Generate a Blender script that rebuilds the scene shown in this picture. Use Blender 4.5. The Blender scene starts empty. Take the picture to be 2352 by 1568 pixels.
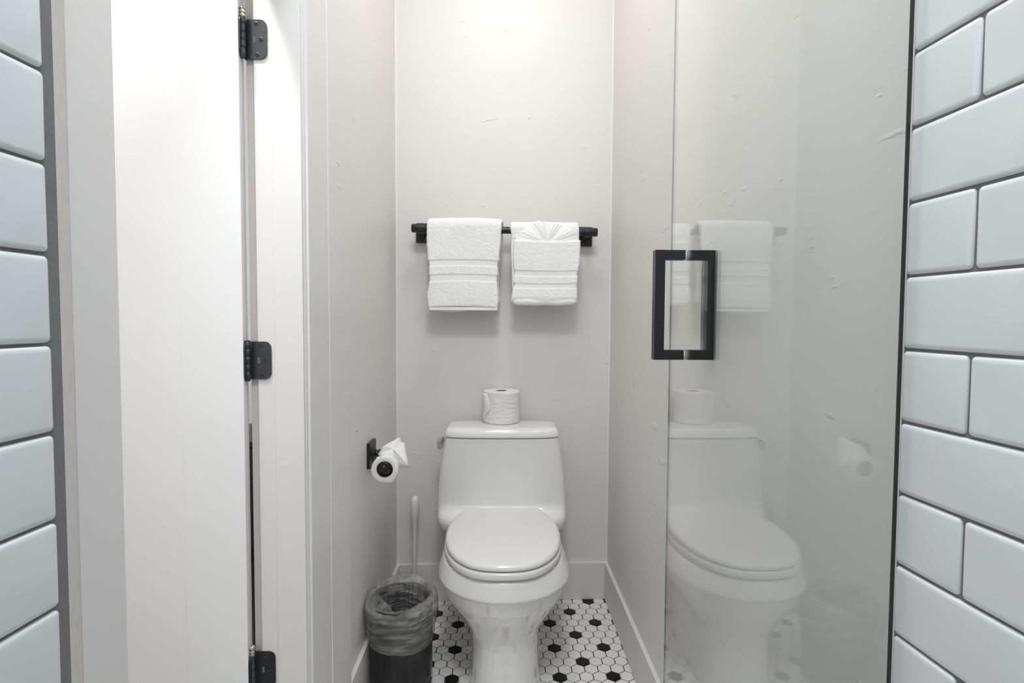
import bpy, bmesh, math, random
from mathutils import Vector, Matrix, noise
random.seed(7)
PI = math.pi
sc = bpy.context.scene
COL = sc.collection

# ------------------------------------------------------------------ camera, light, exposure
F_PX = 1240.0
th = math.atan(29 / F_PX); ph = math.atan(52 / F_PX); roll = 0.005
fw = Vector((math.sin(th) * math.cos(ph), math.cos(th) * math.cos(ph), -math.sin(ph)))
r0 = fw.cross(Vector((0, 0, 1))).normalized(); u0 = r0.cross(fw)
rr = r0 * math.cos(roll) + u0 * math.sin(roll); uu = u0 * math.cos(roll) - r0 * math.sin(roll)
cam_d = bpy.data.cameras.new('camera'); cam = bpy.data.objects.new('camera', cam_d); COL.objects.link(cam)
m = Matrix((rr, uu, -fw)).transposed().to_4x4(); m.translation = Vector((0, 0, 1.15))
cam.matrix_world = m
cam_d.sensor_width = 36; cam_d.lens = 36 * F_PX / 2352; cam_d.clip_start = 0.02
sc.camera = cam
w = bpy.data.worlds.new('world'); sc.world = w; w.use_nodes = True
w.node_tree.nodes['Background'].inputs[0].default_value = (0.8, 0.85, 0.9, 1)
w.node_tree.nodes['Background'].inputs[1].default_value = 0.15
sc.view_settings.view_transform = 'Standard'; sc.view_settings.look = 'None'
sc.view_settings.gamma = 1.0; sc.view_settings.use_curve_mapping = False
sc.view_settings.exposure = 0.04
CEIL = 2.94


def lamp(name, loc, size, power, color):
    d = bpy.data.lights.new(name, 'AREA'); d.shape = 'DISK'; d.size = size; d.energy = power; d.color = color
    o = bpy.data.objects.new(name, d); o.location = loc; COL.objects.link(o)
    return o


lamp('toilet_room_lamp', (0.03, 1.44, CEIL - 0.045), 0.26, 6.3, (1.0, 0.982, 0.955))
lamp('hall_lamp', (-0.79, 0.72, CEIL - 0.045), 0.16, 36.0, (1.0, 0.99, 0.98))
lamp('shower_lamp', (0.02, 0.10, CEIL - 0.045), 0.55, 22.0, (0.93, 0.955, 1.0))

# ------------------------------------------------------------------ materials
MATS = {}


def mat(name, base, rough=0.5, metal=0.0, spec=0.5, coat=0.0, bump=None, var=None, alpha=None, emis=None):
    """bump = list of (scale, strength, distance, detail, stretch); var = (scale, amount)"""
    if name in MATS: return MATS[name]
    mt = bpy.data.materials.new(name); mt.use_nodes = True; nt = mt.node_tree; N = nt.nodes; L = nt.links
    p = N['Principled BSDF']
    p.inputs['Base Color'].default_value = (*base, 1); p.inputs['Roughness'].default_value = rough
    p.inputs['Metallic'].default_value = metal; p.inputs['Specular IOR Level'].default_value = spec
    p.inputs['Coat Weight'].default_value = coat; p.inputs['Coat Roughness'].default_value = 0.05
    tc = N.new('ShaderNodeTexCoord')
    if var:
        n = N.new('ShaderNodeTexNoise'); n.inputs['Scale'].default_value = var[0]; n.inputs['Detail'].default_value = 4
        L.new(tc.outputs['Object'], n.inputs['Vector'])
        mx = N.new('ShaderNodeMix'); mx.data_type = 'RGBA'
        a = var[1]
        mx.inputs[6].default_value = (*[c * (1 - a) for c in base], 1); mx.inputs[7].default_value = (*[min(1, c * (1 + a)) for c in base], 1)
        L.new(n.outputs['Fac'], mx.inputs[0]); L.new(mx.outputs[2], p.inputs['Base Color'])
    prev = None
    for b in (bump or []):
        scale, strength, dist, detail, stretch = b[:5]
        mp = N.new('ShaderNodeMapping'); mp.inputs['Scale'].default_value = stretch; L.new(tc.outputs['Object'], mp.inputs['Vector'])
        n = N.new('ShaderNodeTexNoise'); n.inputs['Scale'].default_value = scale; n.inputs['Detail'].default_value = detail
        L.new(mp.outputs[0], n.inputs['Vector'])
        out = n.outputs['Fac']
        if len(b) > 5:
            rp = N.new('ShaderNodeValToRGB'); rp.color_ramp.elements[0].position = b[5]; rp.color_ramp.elements[1].position = b[6]
            L.new(out, rp.inputs[0]); out = rp.outputs[0]
        bp = N.new('ShaderNodeBump'); bp.inputs['Strength'].default_value = strength; bp.inputs['Distance'].default_value = dist
        L.new(out, bp.inputs['Height'])
        if prev: L.new(prev.outputs[0], bp.inputs['Normal'])
        prev = bp
    if prev: L.new(prev.outputs[0], p.inputs['Normal'])
    if alpha is not None: p.inputs['Alpha'].default_value = alpha
    if emis:
        p.inputs['Emission Color'].default_value = (*emis[0], 1); p.inputs['Emission Strength'].default_value = emis[1]
    MATS[name] = mt
    return mt


WALL = mat('painted_plaster', (0.775, 0.757, 0.73), 0.42, spec=0.4,
           bump=[(3.5, 0.25, 0.012, 3, (1, 1, 1)), (10, 0.52, 0.003, 6, (1, 1, 2.6), 0.67, 0.73), (26, 0.25, 0.0015, 3, (1, 1, 1.5), 0.69, 0.74)])
CEILM = mat('ceiling_paint', (0.88, 0.875, 0.865), 0.7, bump=[(60, 0.2, 0.002, 3, (1, 1, 1))])
TRIM = mat('white_semigloss_trim', (0.76, 0.752, 0.738), 0.35, bump=[(6, 0.04, 0.003, 2, (1, 1, 0.15))])
RAWTRIM = mat('rough_painted_edge', (0.64, 0.625, 0.605), 0.6, var=(60, 0.12), bump=[(120, 0.4, 0.001, 4, (1, 1, 0.4))])
DOORM = mat('white_door_paint', (0.86, 0.86, 0.86), 0.4, bump=[(40, 0.06, 0.001, 3, (1, 1, 1))])
BASEM = mat('baseboard_paint', (0.77, 0.755, 0.73), 0.4, bump=[(30, 0.08, 0.001, 3, (1, 1, 1))])
GROUT = mat('dark_grey_grout', (0.185, 0.19, 0.192), 0.9, var=(50, 0.15), bump=[(300, 0.5, 0.001, 4, (1, 1, 1))])
FGROUT = mat('floor_grout', (0.085, 0.08, 0.07), 0.9, var=(60, 0.2), bump=[(300, 0.5, 0.001, 4, (1, 1, 1))])
TILEW = mat('glossy_white_subway_glaze', (0.73, 0.76, 0.775), 0.12, coat=0.3, bump=[(14, 0.22, 0.004, 2, (1, 1, 1))])
HEXW = mat('white_hexagon_glaze', (0.85, 0.84, 0.825), 0.18, bump=[(30, 0.1, 0.002, 2, (1, 1, 1))])
HEXB = mat('black_hexagon_glaze', (0.006, 0.006, 0.006), 0.22, spec=0.3)
PORC = mat('glazed_porcelain', (0.86, 0.853, 0.835), 0.07, spec=0.6, coat=0.4)
SEATM = mat('white_seat_plastic', (0.83, 0.825, 0.81), 0.14, spec=0.5)
CHROME = mat('brushed_chrome', (0.62, 0.60, 0.57), 0.16, metal=1.0)
NICKEL = mat('bright_nickel', (0.7, 0.66, 0.6), 0.2, metal=1.0)
BLACK = mat('matte_black_metal', (0.009, 0.009, 0.010), 0.36, spec=0.5)
HINGEM = mat('black_hinge_coating', (0.014, 0.016, 0.020), 0.44, spec=0.9)
TERRY = mat('white_terry_cloth', (0.95, 0.95, 0.945), 0.95, spec=0.1,
            bump=[(480, 0.8, 0.0020, 3, (1, 1, 1)), (150, 0.5, 0.002, 4, (1, 1, 1))])
WASHC = mat('white_fine_cotton', (0.95, 0.95, 0.945), 0.95, spec=0.1, bump=[(700, 0.4, 0.001, 2, (1, 1, 1))])
PAPER = mat('soft_white_paper', (0.84, 0.83, 0.815), 0.95, spec=0.1, bump=[(38, 0.9, 0.004, 4, (1, 1, 3.5)), (400, 0.3, 0.001, 2, (1, 1, 1))])
PAPER2 = mat('smooth_white_paper', (0.86, 0.85, 0.835), 0.95, spec=0.1, bump=[(400, 0.3, 0.001, 2, (1, 1, 1))])
CARD = mat('cardboard_core', (0.20, 0.17, 0.14), 0.9)
WPLAST = mat('white_plastic', (0.80, 0.79, 0.77), 0.25)
BPLAST = mat('black_bin_plastic', (0.010, 0.010, 0.011), 0.28)
CAULK = mat('white_caulk', (0.85, 0.84, 0.82), 0.4)
DARKWOOD = mat('dark_brown_wood', (0.03, 0.018, 0.012), 0.35, var=(20, 0.4))
TAUPE = mat('hall_side_paint', (0.62, 0.585, 0.56), 0.5)
DARKSTRIP = mat('dark_strip', (0.02, 0.022, 0.022), 0.4)
CLEARP = mat('clear_plastic_washer', (0.75, 0.78, 0.78), 0.15)
DIFF = mat('lamp_diffuser', (0.9, 0.9, 0.9), 0.5, emis=((1, 0.97, 0.93), 2.0))


def dobby_mat():
    mt = bpy.data.materials.new('woven_towel_band'); mt.use_nodes = True; N = mt.node_tree.nodes; L = mt.node_tree.links
    p = N['Principled BSDF']; p.inputs['Base Color'].default_value = (0.93, 0.93, 0.925, 1); p.inputs['Roughness'].default_value = 0.8
    tc = N.new('ShaderNodeTexCoord'); mp = N.new('ShaderNodeMapping'); mp.inputs['Rotation'].default_value = (0, PI / 4, 0); mp.inputs['Scale'].default_value = (1, 0.0, 1)
    L.new(tc.outputs['Object'], mp.inputs[0])
    ck = N.new('ShaderNodeTexChecker'); ck.inputs['Scale'].default_value = 420; L.new(mp.outputs[0], ck.inputs['Vector'])
    bp = N.new('ShaderNodeBump'); bp.inputs['Strength'].default_value = 0.6; bp.inputs['Distance'].default_value = 0.0015
    L.new(ck.outputs['Fac'], bp.inputs['Height']); L.new(bp.outputs[0], p.inputs['Normal'])
    return mt


DOBBY = dobby_mat()


def glass_mat(name, tint, base_r=0.04, top=0.96):
    """clear pane: reflection follows the viewing angle (Schlick), the rest passes straight through"""
    mt = bpy.data.materials.new(name); mt.use_nodes = True; nt = mt.node_tree; N = nt.nodes; L = nt.links
    for n in list(N):
        if n.type == 'BSDF_PRINCIPLED': N.remove(n)
    out = [n for n in N if n.type == 'OUTPUT_MATERIAL'][0]
    g = N.new('ShaderNodeNewGeometry'); d = N.new('ShaderNodeVectorMath'); d.operation = 'DOT_PRODUCT'
    L.new(g.outputs['Incoming'], d.inputs[0]); L.new(g.outputs['Normal'], d.inputs[1])
    a = N.new('ShaderNodeMath'); a.operation = 'ABSOLUTE'; L.new(d.outputs['Value'], a.inputs[0])
    s = N.new('ShaderNodeMath'); s.operation = 'SUBTRACT'; s.inputs[0].default_value = 1; L.new(a.outputs[0], s.inputs[1])
    pw = N.new('ShaderNodeMath'); pw.operation = 'POWER'; pw.inputs[1].default_value = 5; L.new(s.outputs[0], pw.inputs[0])
    ma = N.new('ShaderNodeMath'); ma.operation = 'MULTIPLY_ADD'; ma.inputs[1].default_value = top; ma.inputs[2].default_value = base_r
    L.new(pw.outputs[0], ma.inputs[0])
    t = N.new('ShaderNodeBsdfTransparent'); t.inputs[0].default_value = (*tint, 1)
    gl = N.new('ShaderNodeBsdfGlossy'); gl.inputs['Roughness'].default_value = 0.0; gl.inputs['Color'].default_value = (1, 1, 1, 1)
    mx = N.new('ShaderNodeMixShader'); L.new(ma.outputs[0], mx.inputs[0]); L.new(t.outputs[0], mx.inputs[1]); L.new(gl.outputs[0], mx.inputs[2])
    L.new(mx.outputs[0], out.inputs[0])
    return mt


GLASS = glass_mat('clear_shower_glass', (0.975, 0.987, 0.983), 0.072)
GEDGE = mat('green_glass_edge', (0.25, 0.33, 0.31), 0.1)


def liner_mat():
    mt = bpy.data.materials.new('translucent_bin_liner'); mt.use_nodes = True; nt = mt.node_tree; N = nt.nodes; L = nt.links
    p = N['Principled BSDF']; p.inputs['Base Color'].default_value = (0.42, 0.415, 0.405, 1); p.inputs['Roughness'].default_value = 0.16
    p.inputs['Specular IOR Level'].default_value = 0.9
    tc = N.new('ShaderNodeTexCoord'); mp = N.new('ShaderNodeMapping'); mp.inputs['Scale'].default_value = (1, 1, 5); L.new(tc.outputs['Object'], mp.inputs[0])
    n = N.new('ShaderNodeTexNoise'); n.inputs['Scale'].default_value = 16; n.inputs['Detail'].default_value = 5; n.inputs['Distortion'].default_value = 0.6
    L.new(mp.outputs[0], n.inputs['Vector'])
    bp = N.new('ShaderNodeBump'); bp.inputs['Strength'].default_value = 0.9; bp.inputs['Distance'].default_value = 0.013
    L.new(n.outputs['Fac'], bp.inputs['Height']); L.new(bp.outputs[0], p.inputs['Normal'])
    n2 = N.new('ShaderNodeTexNoise'); n2.inputs['Scale'].default_value = 12; n2.inputs['Detail'].default_value = 4
    L.new(mp.outputs[0], n2.inputs['Vector'])
    mr = N.new('ShaderNodeMapRange'); mr.inputs['From Min'].default_value = 0.35; mr.inputs['From Max'].default_value = 0.7
    mr.inputs['To Min'].default_value = 0.22; mr.inputs['To Max'].default_value = 0.72
    L.new(n2.outputs['Fac'], mr.inputs['Value']); L.new(mr.outputs[0], p.inputs['Alpha'])
    return mt


LINER = liner_mat()


# ------------------------------------------------------------------ helpers
def obj(name, bm, material, parent=None, smooth=False, auto=None):
    me = bpy.data.meshes.new(name)
    bmesh.ops.recalc_face_normals(bm, faces=bm.faces[:])
    bm.to_mesh(me); bm.free()
    mats = material if isinstance(material, (list, tuple)) else [material]
    for q in mats: me.materials.append(q)
    if smooth:
        for p in me.polygons: p.use_smooth = True
        if auto: me.set_sharp_from_angle(angle=math.radians(auto))
    o = bpy.data.objects.new(name, me); COL.objects.link(o)
    if parent is not None: o.parent = parent
    return o


def tag(o, label=None, cat=None, group=None, kind=None):
    if label: o['label'] = label
    if cat: o['category'] = cat
    if group: o['group'] = group
    if kind: o['kind'] = kind
    return o


def empty(name, loc=(0, 0, 0), parent=None, rz=0.0):
    o = bpy.data.objects.new(name, None); o.location = loc; o.rotation_euler = (0, 0, rz); o.empty_display_size = 0.05
    COL.objects.link(o)
    if parent is not None: o.parent = parent
    return o


def struct(name, bm, material, parent=None, **k):
    o = obj(name, bm, material, parent, **k)
    if parent is None: o['kind'] = 'structure'
    return o


def box(bm, x0, x1, y0, y1, z0, z1, bev=0.0, seg=2, M=None):
    r = bmesh.ops.create_cube(bm, size=1.0)
    vs = r['verts']
    for v in vs:
        v.co = Vector((x0 + (v.co.x + .5) * (x1 - x0), y0 + (v.co.y + .5) * (y1 - y0), z0 + (v.co.z + .5) * (z1 - z0)))
    if bev:
        es = list({e for v in vs for e in v.link_edges})
        rb = bmesh.ops.bevel(bm, geom=es, offset=bev, segments=seg, affect='EDGES', profile=0.7)
        vs = list({v for f in rb['faces'] for v in f.verts} | {v for v in vs if v.is_valid})
    if M is not None:
        bmesh.ops.transform(bm, matrix=M, verts=[v for v in vs if v.is_valid])
    return bm


def B(*a, **k):
    return box(bmesh.new(), *a, **k)


def loft(bm, rings, cap0=True, cap1=True, closed=True):
    rs = [[bm.verts.new(p) for p in r] for r in rings]
    n = len(rs[0])
    for a, b in zip(rs, rs[1:]):
        for i in range(n if closed else n - 1):
            j = (i + 1) % n
            bm.faces.new((a[i], a[j], b[j], b[i]))
    if cap0: bm.faces.new(list(reversed(rs[0])))
    if cap1: bm.faces.new(rs[-1])
    return rs


def lathe(bm, prof, origin, axis='Z', n=32, cap0=True, cap1=True, squash=1.0):
    """prof = [(radius, height)]"""
    rings = []
    for r, h in prof:
        ring = []
        for i in range(n):
            a = 2 * PI * i / n; c, s = math.cos(a) * r, math.sin(a) * r * squash
            p = {'Z': (c, s, h), 'Y': (c, h, s), 'X': (h, c, s)}[axis]
            ring.append(Vector(p) + Vector(origin))
        rings.append(ring)
    loft(bm, rings, cap0, cap1)
    return bm


def catmull(pts, n, closed=False):
    out = []; P = [Vector(p) for p in pts]; m_ = len(P)
    segs = m_ if closed else m_ - 1
    for s in range(segs):
        if closed: p0, p1, p2, p3 = P[(s - 1) % m_], P[s], P[(s + 1) % m_], P[(s + 2) % m_]
        else: p0, p1, p2, p3 = P[max(s - 1, 0)], P[s], P[s + 1], P[min(s + 2, m_ - 1)]
        for k in range(n):
            t = k / n
            out.append(0.5 * ((2 * p1) + (p2 - p0) * t + (2 * p0 - 5 * p1 + 4 * p2 - p3) * t * t + (3 * p1 - p0 - 3 * p2 + p3) * t ** 3))
    if not closed: out.append(P[-1])
    return out


def tube(bm, pts, r, n=12, cap=True):
    P = [Vector(p) for p in pts]; rings = []
    up = Vector((0, 0, 1))
    for i, p in enumerate(P):
        d = (P[min(i + 1, len(P) - 1)] - P[max(i - 1, 0)]).normalized()
        a = d.cross(up)
        if a.length < 1e-3: a = d.cross(Vector((1, 0, 0)))
        a.normalize(); b = a.cross(d)
        rad = r[i] if isinstance(r, (list, tuple)) else r
        rings.append([p + a * math.cos(2 * PI * k / n) * rad + b * math.sin(2 * PI * k / n) * rad for k in range(n)])
    loft(bm, rings, cap, cap)
    return bm


def lerp_table(tab, z):
    tab = sorted(tab)
    if z <= tab[0][0]: return tab[0][1]
    for (a, va), (b, vb) in zip(tab, tab[1:]):
        if z <= b:
            t = (z - a) / (b - a); t = t * t * (3 - 2 * t)
            return va + (vb - va) * t
    return tab[-1][1]


# ------------------------------------------------------------------ setting: walls, ceiling
XL, XR = -0.413, 0.449           # side walls of the toilet room
XD = -0.398                      # wall face round the doorway
XH = -0.4964                     # hall face of that wall
YB = 2.176                       # back wall
YJN, YJF = 0.560, 1.120          # doorway between the jambs
HEADZ = 1.90
bw = B(-0.60, 0.62, 0, 0.12, 0, CEIL)
o = struct('wall_back', bw, WALL); o.location = (0.0, YB, 0); o.rotation_euler = (0, 0, 0.012)
struct('wall_left', B(XL - 0.085, XL, 1.437, 2.20, 0, CEIL), WALL)
struct('wall_left_doorside', B(XH, XD, YJF + 0.018, 1.437, 0, CEIL, bev=0.003), WALL)
struct('wall_left_over_door', B(XH, XD, YJN - 0.018, YJF + 0.018, HEADZ + 0.018, CEIL), WALL)
struct('wall_left_shower', B(XH, XD - 0.012, -0.62, YJN - 0.018, 0, CEIL), WALL)
struct('wall_right', B(XR, XR + 0.1, 0.50, 2.22, 0, CEIL), WALL)
struct('wall_shower_rear', B(-0.55, 0.60, -0.72, -0.62, 0, CEIL), TILEW)
struct('ceiling', B(-2.3, 0.62, -0.75, 3.1, CEIL, CEIL + 0.08), CEILM)
# neighbouring hall
struct('wall_hall_far', B(-2.2, XL - 0.085, 2.95, 3.05, 0, CEIL), CEILM)
struct('wall_hall_left', B(-2.3, -2.2, -0.75, 3.05, 0, CEIL), CEILM)
struct('wall_hall_near', B(-2.2, XH, -0.75, -0.65, 0, CEIL), CEILM)
struct('wall_hall_right', B(XL - 0.185, XL - 0.086, 2.20, 2.95, 0, CEIL), CEILM)
struct('floor_hall', B(-2.3, XH, -0.75, 3.05, -0.05, -0.002), DARKWOOD)


# ------------------------------------------------------------------ hexagon floor
floor = struct('floor', B(-0.50, 0.56, -0.70, 2.25, -0.05, -0.0025), FGROUT)
PX, PY = 0.04335, 0.0387
ex, ey = Vector((1, 0.012)), Vector((-0.012, 1))
O0 = Vector((0.197, 1.8406))     # centre of a black tile


def hex_mesh(name, material):
    bm = bmesh.new(); rings = []
    for s, z in ((1.0, -0.003), (1.0, -0.0006), (0.955, 0.0)):
        hw = (PX - 0.0034) / 2 * s; hh = (PY * 4 / 3 / 2 - 0.0020) * s
        rings.append([Vector((x, y, z)) for x, y in ((hw, -hh / 2), (hw, hh / 2), (0, hh), (-hw, hh / 2), (-hw, -hh / 2), (0, -hh))])
    loft(bm, rings, False, True)
    me = bpy.data.meshes.new(name); bm.to_mesh(me); bm.free(); me.materials.append(material)
    return me


hw_me, hb_me = hex_mesh('hexagon_tile', HEXW), hex_mesh('hexagon_tile_black', HEXB)
cells = []
for j in range(-60, 12):
    for i in range(-30, 30):
        u = i * PX + (PX / 2 if j % 2 else 0); v = j * PY
        p = O0 + ex * u + ey * v
        if p.x < XL + 0.002 or p.x > XR + 0.004 or p.y > 2.178 + p.x * 0.012 or p.y < -0.6: continue
        black = (j % 2 == 0) and ((i - (2 if (j // 2) % 2 else 0)) % 4 == 0)
        cells.append((p, black))
cells.sort(key=lambda c: (-c[0].y))
near = [c for c in cells if c[0].y > 1.58][:300]
rest = cells[len(near):]
for p, black in near:
    o = bpy.data.objects.new('hexagon_tile', hb_me if black else hw_me); COL.objects.link(o); o.parent = floor
    o.location = (p.x, p.y, random.uniform(-0.0003, 0.0002)); o.rotation_euler = (random.uniform(-.004, .004), random.uniform(-.004, .004), 0.012)
bm = bmesh.new()
for p, black in rest:
    k = len(bm.verts); me = hb_me if black else hw_me
    bm.from_mesh(me)
    bm.verts.ensure_lookup_table(); vs = bm.verts[k:]
    fs = {f for v in vs for f in v.link_faces}
    for f in fs: f.material_index = 1 if black else 0
    bmesh.ops.transform(bm, matrix=Matrix.Translation((p.x, p.y, 0)) @ Matrix.Rotation(0.012, 4, 'Z'), verts=vs)
o = obj('hexagon_tile_field', bm, [HEXW, HEXB], floor); o['kind'] = 'stuff'


# ------------------------------------------------------------------ subway tile walls of the shower
S = 0.0706


def tile_mesh(name, L_):
    """local: x along the wall, y up, z out of the wall"""
    g = 0.0013; w2, h2 = L_ / 2 - g, S / 2 - g
    bm = bmesh.new(); rings = []
    for ins, z in ((0, -0.008), (0, -0.0022), (0.0007, -0.0010), (0.0022, -0.0002), (0.005, 0.0)):
        ring = []; rad = 0.0042
        for (cx, cy, a0) in ((1, 1, 0), (-1, 1, 90), (-1, -1, 180), (1, -1, 270)):
            for k in range(4):
                a = math.radians(a0 + 30 * k)
                ring.append(Vector((cx * (w2 - rad) + math.cos(a) * (rad - min(ins, rad)) - cx * max(0, ins - rad),
                                    cy * (h2 - rad) + math.sin(a) * (rad - min(ins, rad)) - cy * max(0, ins - rad), z)))
        rings.append(ring)
    loft(bm, rings, False, True)
    me = bpy.data.meshes.new(name); bm.to_mesh(me); bm.free(); me.materials.append(TILEW)
    for p in me.polygons: p.use_smooth = True
    me.set_sharp_from_angle(angle=math.radians(50))
    return me


full_me, half_me = tile_mesh('tile', 2 * S), tile_mesh('half_tile', S)


def tiled_wall(name, x0, y0, slope, z_joint, half_first, side, thick, strip):
    """x0,y0: end of the tiling; slope: how far the wall spreads per metre towards the shower's rear"""
    d = Vector((-side * 0 + side * slope, -1, 0)).normalized()      # along the wall, away from the toilet room
    n = Vector((0, 0, 1)).cross(d)
    if n.x * side > 0: n = -n                                        # faces the middle of the shower
    Lw = 1.15
    bm = bmesh.new(); vs = []
    for a, t in ((-strip, 0), (Lw, 0), (Lw, thick), (-strip, thick)):
        for z in (0.0, CEIL):
            q = Vector((x0, y0, 0)) + d * a - n * (0.0030 + t); vs.append(bm.verts.new((q.x, q.y, z)))
    for a, b in ((0, 1), (1, 2), (2, 3), (3, 0)):
        bm.faces.new((vs[2 * a], vs[2 * b], vs[2 * b + 1], vs[2 * a + 1]))
    bm.faces.new([vs[0], vs[2], vs[4], vs[6]]); bm.faces.new([vs[1], vs[3], vs[5], vs[7]])
    wl = struct(name, bm, GROUT)
    k0 = -int((CEIL - z_joint) / S) ; k1 = int(z_joint / S)
    for k in range(k0, k1):
        zc = z_joint - (k + 0.5) * S; a = 0.0; half = (k % 2 == 0) == half_first; first = True
        while a < 0.50:
            ln = S if (first and half) else 2 * S
            q = Vector((x0, y0, zc)) + d * (a + ln / 2)
            q += n * random.uniform(-0.0004, 0.0004)
            o = bpy.data.objects.new('tile', half_me if ln == S else full_me); COL.objects.link(o); o.parent = wl
            rot = Matrix((d, Vector((0, 0, 1)), d.cross(Vector((0, 0, 1))))).transposed()
            if (rot @ Vector((0, 0, 1))).dot(n) < 0: rot = Matrix((-d, Vector((0, 0, 1)), (-d).cross(Vector((0, 0, 1))))).transposed()
            j = Matrix.Rotation(random.uniform(-.004, .004), 3, 'Y') @ Matrix.Rotation(random.uniform(-.005, .005), 3, 'X') @ Matrix.Rotation(random.uniform(-.004, .004), 3, 'Z')
            mw = (rot @ j).to_4x4(); mw.translation = q; o.matrix_world = mw
            a += ln; first = False
    return wl


tiled_wall('wall_shower_left', -0.3530, 0.436, 0.088, 1.3398, True, -1, 0.030, 0.0095)
tiled_wall('wall_shower_right', 0.3925, 0.5175, 0.066, 1.4045, True, 1, 0.040, 0.0)

# ------------------------------------------------------------------ baseboards and corner caulk
BBH = 0.152
o = struct('baseboard_back', B(-0.425, 0.455, -0.014, 0, 0, BBH, bev=0.0015), BASEM); o.location = (0, YB, 0); o.rotation_euler = (0, 0, 0.012)
struct('baseboard_left', B(XL, XL + 0.013, 1.437, YB - 0.018, 0, BBH, bev=0.0015), BASEM)
struct('baseboard_right', B(XR - 0.013, XR, 0.56, YB - 0.011, 0, BBH, bev=0.0015), BASEM)


def fillet(name, x, y, sx, r=0.005):
    bm = bmesh.new(); base = []
    pts = [(0, 0)] + [(sx * (r - r * math.sin(a)), -(r - r * math.cos(a))) for a in [PI / 2 * k / 5 for k in range(6)]]
    loft(bm, [[Vector((x + px, y + py, z)) for px, py in pts] for z in (BBH, CEIL)])
    return struct(name, bm, CAULK, smooth=True, auto=40)


fillet('trim_1', XL, YB - 0.005, 1)
fillet('trim_2', XR, YB + 0.0055, -1)

# ------------------------------------------------------------------ doorway and door (left)
door = empty('door_1', (XH, YJF, 0)); door['kind'] = 'structure'


def dpart(name, bm, material, parent=door, **k):
    """mesh given in room coordinates, hung under the door's Empty"""
    bmesh.ops.translate(bm, vec=Vector((-XH, -YJF, 0)), verts=bm.verts)
    return obj(name, bm, material, parent, **k)


# jambs: far, near, head
dpart('jamb', B(XH, XD, YJF, YJF + 0.018, 0, HEADZ, bev=0.001), TRIM)
dpart('jamb', B(XH, XD, YJN - 0.018, YJN, 0, HEADZ, bev=0.001), TRIM)
dpart('jamb', B(XH, XD, YJN - 0.018, YJF + 0.018, HEADZ, HEADZ + 0.018, bev=0.001), TRIM)
# stops: a thin board on each jamb beside the hinge rebate
ST = XH + 0.036
dpart('door_stop', B(ST, XD - 0.004, YJF - 0.0045, YJF, 0, HEADZ, bev=0.0015), TRIM)
dpart('door_stop', B(ST, XD - 0.004, YJN, YJN + 0.0045, 0, HEADZ, bev=0.0015), TRIM)


def casing_far():
    bm = bmesh.new()
    # profile in (y, x): flat board, small groove, raised outer band, stepped edge
    pr = [(1.1235, XD), (1.1235, -0.3922), (1.1245, -0.3912), (1.2455, -0.3912), (1.2470, -0.3925), (1.2520, -0.3925), (1.2540, -0.3905),
          (1.303, -0.3905), (1.306, -0.3925), (1.307, XD)]
    loft(bm, [[Vector((x, y, z)) for y, x in pr] for z in (0, HEADZ + 0.05)])
    return bm


dpart('casing', casing_far(), TRIM, smooth=True, auto=30)
dpart('casing', B(XD, -0.384, 0.496, 0.555, 0, HEADZ + 0.05, bev=0.0012), [TRIM])
dpart('casing', B(XD, -0.3915, 0.496, 1.307, HEADZ + 0.006, HEADZ + 0.09, bev=0.0012), TRIM)
# the rough cut edge of the near casing
bm = bmesh.new()
loft(bm, [[Vector((x, y, z)) for x, y in ((-0.3560, 0.4458), (-0.3845, 0.4960), (-0.4090, 0.4960), (-0.3970, 0.4458))] for z in (0, HEADZ + 0.05)])
dpart('raw_edge', bm, RAWTRIM)
# hall side casing seen in the hinge gap
dpart('casing', B(XH - 0.0165, XH, YJF + 0.005, YJF + 0.075, 0, HEADZ + 0.05, bev=0.001), TAUPE)
dpart('casing', B(XH - 0.0165, XH, YJN - 0.075, YJN - 0.005, 0, HEADZ + 0.05, bev=0.001), TAUPE)

# the slab: opened into the hall. Local frame: x runs along the door away from the hinge, y is thickness (0 = face seen from the room)
tvec = Vector((-0.0062, 0.035, 0)).normalized()
lvec = Vector((-tvec.y, tvec.x, 0))
slabE = empty('door_slab', (0, 0, 0), door)
Ms = Matrix((lvec, tvec, Vector((0, 0, 1)))).transposed().to_4x4(); Ms.translation = Vector((-0.5145 - XH, 1.095 - YJF, 0.006))
slabE.matrix_local = Ms
SH = HEADZ - 0.010; SW = 0.555; SD = 0.035


def spart(name, *a, mat_=DOORM, bev=0.0012):
    return obj(name, B(*a, bev=bev), mat_, slabE)


spart('stile', 0, 0.113, 0, SD, 0, SH)
spart('stile', SW - 0.113, SW, 0, SD, 0, SH)
spart('rail', 0.113, SW - 0.113, 0, SD, SH - 0.08, SH)
spart('rail', 0.113, SW - 0.113, 0, SD, 0, 0.17)
spart('panel', 0.111, SW - 0.111, 0.0035, SD - 0.0035, 0.165, SH - 0.078)


def round_rect_pts(w_, h_, r, corners=(1, 1, 1, 1), n=6):
    """corner order: right-top, left-top, left-bottom, right-bottom"""
    pts = []
    for (cx, cy, a0), on in zip(((w_, h_, 0), (0, h_, 90), (0, 0, 180), (w_, 0, 270)), corners):
        sx = -1 if cx else 1; sy = -1 if cy else 1
        if on:
            for k in range(n + 1):
                a = math.radians(a0 + 90 * k / n)
                pts.append((cx + sx * r + math.cos(a) * r, cy + sy * r + math.sin(a) * r))
        else: pts.append((cx, cy))
    return pts


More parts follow.
